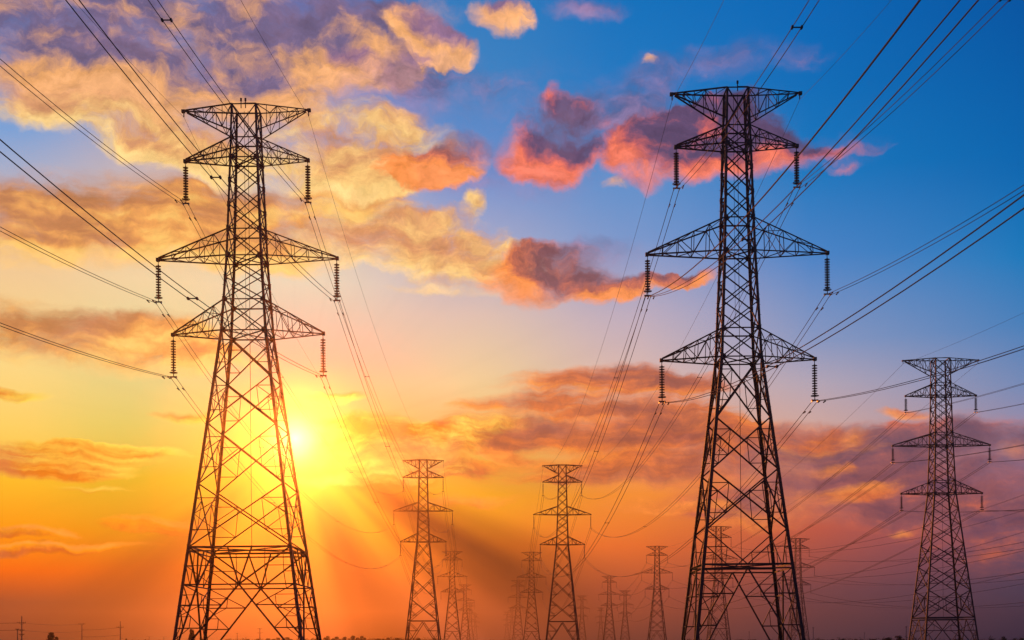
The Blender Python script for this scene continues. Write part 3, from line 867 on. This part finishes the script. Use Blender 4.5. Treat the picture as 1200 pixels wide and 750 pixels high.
low_wire(p1, p2, 7.8, 9.9, .6, 'upper low wire from the tallest utility pole to the T shaped pole')
low_wire(p1, p2, 5.4, 6.5, .6, 'lower low wire from the tallest utility pole to the T shaped pole')
low_wire(p2, p3, 7.2, 7.9, .4, 'upper low wire from the T shaped pole to the thin pole')
low_wire(p2, p3, 4.0, 4.6, .3, 'lower low wire from the T shaped pole to the thin pole')

# ------------------------------------------------------------------ trees on the horizon
def tree_proto(kind, seed, leaf):
    rnd = random.Random(seed)
    root = empty('broadleaf_tree' if kind != 'column' else 'column_tree')
    m = MB()
    H = 1.0                                                             # unit height, scaled per tree
    m.rod((0, 0, 0), (.01, 0, .35), .035, .024, 8); m.rod((.01, 0, .35), (0, .01, .75), .024, .008, 7)
    for i in range(7):
        a = rnd.uniform(0, 6.28); z = rnd.uniform(.25, .6); l = rnd.uniform(.15, .32)
        m.rod((0, 0, z), (math.cos(a) * l, math.sin(a) * l, z + rnd.uniform(.08, .25)), .013, .004, 5)
    m.build('trunk', M_BARK, root)
    m = MB()
    lobes = []
    if kind == 'column':
        for i in range(9): lobes.append((rnd.uniform(-.05, .05), rnd.uniform(-.05, .05), .15 + .8 * i / 8.5, .15 if i < 7 else .10))
    else:
        wid = .55 if kind == 'broad' else .36
        for i in range(15):
            a = rnd.uniform(0, 6.28); rr = wid * math.sqrt(rnd.random()) * .85
            z = rnd.uniform(.3, .84) - .18 * rr / wid
            lobes.append((math.cos(a) * rr, math.sin(a) * rr, z, rnd.uniform(.10, .19)))
        lobes.append((0, 0, .84, .15))
    for lx, ly, lz, lr in lobes:
        for _ in range(110):
            v = Vector((rnd.gauss(0, 1), rnd.gauss(0, 1), rnd.gauss(0, 1))).normalized() * (lr * rnd.random() ** .4)
            c = Vector((lx, ly, lz)) + v * Vector((1, 1, .8)).length / 1.6
            n = Vector((rnd.gauss(0, 1), rnd.gauss(0, 1), rnd.gauss(0, 1))).normalized()
            u = n.orthogonal().normalized(); w = n.cross(u); sz = rnd.uniform(.02, .042)
            b = len(m.v)
            for du, dw in ((-1, -.6), (1, -.6), (1.1, .6), (-.8, .7)): m.v.append(tuple(c + u * (du * sz) + w * (dw * sz)))
            m.f.append((b, b + 1, b + 2, b + 3))
    m.build('crown', leaf, root)
    return root
protos = {}
def tree(px, ytop, wpx, kind, label, group='trees along the horizon', d=700, seed=0):
    h = (752 - ytop) / F * d + CAM_H
    x = (px - 600) / F * d
    key = (kind, seed % 2)
    if key not in protos: protos[key] = o = tree_proto(kind, 11 + seed + len(kind), M_LEAF[(seed + len(kind)) % 3])
    else: o = copy_tree(protos[key])
    base = {'broad': 1.15, 'round': .85, 'column': .38}[kind]
    sxy = wpx / F * d / base * (1.35 if kind == 'broad' else 1)
    o.location = (x, d, 0); o.scale = (sxy, sxy, h); o.rotation_euler = (0, 0, (px * 1.7) % 6.28)
    tag(o, label, 'tree', group)
tree(60.5, 740.5, 16, 'round', 'dark round tree between the tallest utility pole and the T shaped pole', d=420)
tree(224, 737.5, 9, 'column', 'dark narrow bush behind the left foot of the huge left pylon', d=260)
tree(235, 745, 7, 'round', 'small dark bush at the inner left leg of the huge left pylon', d=260, seed=1)
tree(148, 748, 5, 'broad', 'tiny low bush at the foot of the thin third utility pole', d=600)
row = [(290, 748.5, 14), (302, 748.2, 14), (314, 747.8, 13), (326, 747, 14), (337, 746.5, 13)]
for i, (x, y, w_) in enumerate(row):
    tree(x, y, w_, 'broad', 'low hazy tree in the row framed by the legs of the huge left pylon', 'low trees between the legs of the left pylon', d=800, seed=i)
row = [(372, 747.5, 12), (384, 745, 13), (394, 745.8, 11), (404, 746, 12), (414, 744.6, 13), (424, 744.8, 11)]
for i, (x, y, w_) in enumerate(row):
    tree(x, y, w_, 'broad', 'low tree in the row right of the huge left pylon foot', 'low trees right of the left pylon', d=640, seed=i)
row = [(444, 748, 13), (455, 747, 13), (466, 747.2, 13), (478, 748, 12), (490, 747.6, 12)]
for i, (x, y, w_) in enumerate(row):
    tree(x, y, w_, 'broad', 'low dark tree in the row at the foot of the smaller pylon beside the beams', 'low trees by the second pylon', d=620, seed=i)
row = [(835, 749.2, 16), (850, 749.5, 14), (866, 749.4, 16), (884, 749.2, 16), (900, 749.5, 14)]
for i, (x, y, w_) in enumerate(row):
    tree(x, y, w_, 'broad', 'very low tree in the row framed by the legs of the huge right pylon', 'very low trees behind the right pylon', d=800, seed=i)
row = [(965, 749.2, 12), (976, 748.8, 12), (988, 748, 10), (1003, 748.6, 12), (1024, 748.6, 16), (1036, 748.2, 14)]
for i, (x, y, w_) in enumerate(row):
    tree(x, y, w_, 'broad', 'low dark tree in the row between the two right pylons', 'low trees between the right pylons', d=640, seed=i)
tree(1053, 744.6, 25, 'broad', 'broad dark tree on the horizon left of the medium right pylon, beside a bare pole', d=480, seed=1)
tree(1125, 747, 12, 'broad', 'small dark tree framed by the legs of the medium right pylon', d=520)
tree(1176, 745.6, 13, 'round', 'dark round tree near the right edge, right of the medium pylon', d=460, seed=1)
row = [(1162, 748.6, 12), (1189, 748, 12), (1198, 747.6, 12)]
for i, (x, y, w_) in enumerate(row):
    tree(x, y, w_, 'broad', 'low dark tree at the right edge beside the round tree', 'low trees at the right edge', d=520, seed=i)

# ------------------------------------------------------------------ far belt of scrub and trees that reads as one mass
rnd = random.Random(21)
mb = MB()
for px0, px1, hm_, dens in ((262, 372, 4.0, 1.0), (360, 520, 4.6, 1.2), (520, 640, 3.2, .7), (800, 962, 3.6, .9), (955, 1075, 4.4, 1.1), (1080, 1140, 3.6, .8), (1140, 1300, 4.6, 1.1), (-120, 60, 3.0, .5), (150, 215, 3.2, .6)):
    for _ in range(int((px1 - px0) * dens * .55)):
        d = rnd.uniform(880, 1150)
        x = (rnd.uniform(px0, px1) - 600) / F * d
        hh = hm_ * rnd.uniform(.45, 1.15) * (1.3 if rnd.random() < .12 else 1)
        ww = hh * rnd.uniform(.5, 1.1)
        for _k in range(46):
            v = Vector((rnd.gauss(0, 1), rnd.gauss(0, 1), rnd.gauss(0, 1))).normalized() * rnd.random() ** .4
            c = Vector((x + v.x * ww, d + v.y * ww, hh * .52 + v.z * hh * .5))
            n = Vector((rnd.gauss(0, 1), rnd.gauss(0, 1), rnd.gauss(0, 1))).normalized()
            u = n.orthogonal().normalized(); w = n.cross(u); sz = rnd.uniform(.18, .42)
            b = len(mb.v)
            for du, dw in ((-1, -.6), (1, -.6), (1.1, .6), (-.8, .7)): mb.v.append(tuple(c + u * (du * sz) + w * (dw * sz)))
            mb.f.append((b, b + 1, b + 2, b + 3))
tag(mb.build('scrub', M_LEAF[0]), 'far belt of low scrub and treetops along the horizon', kind='stuff')
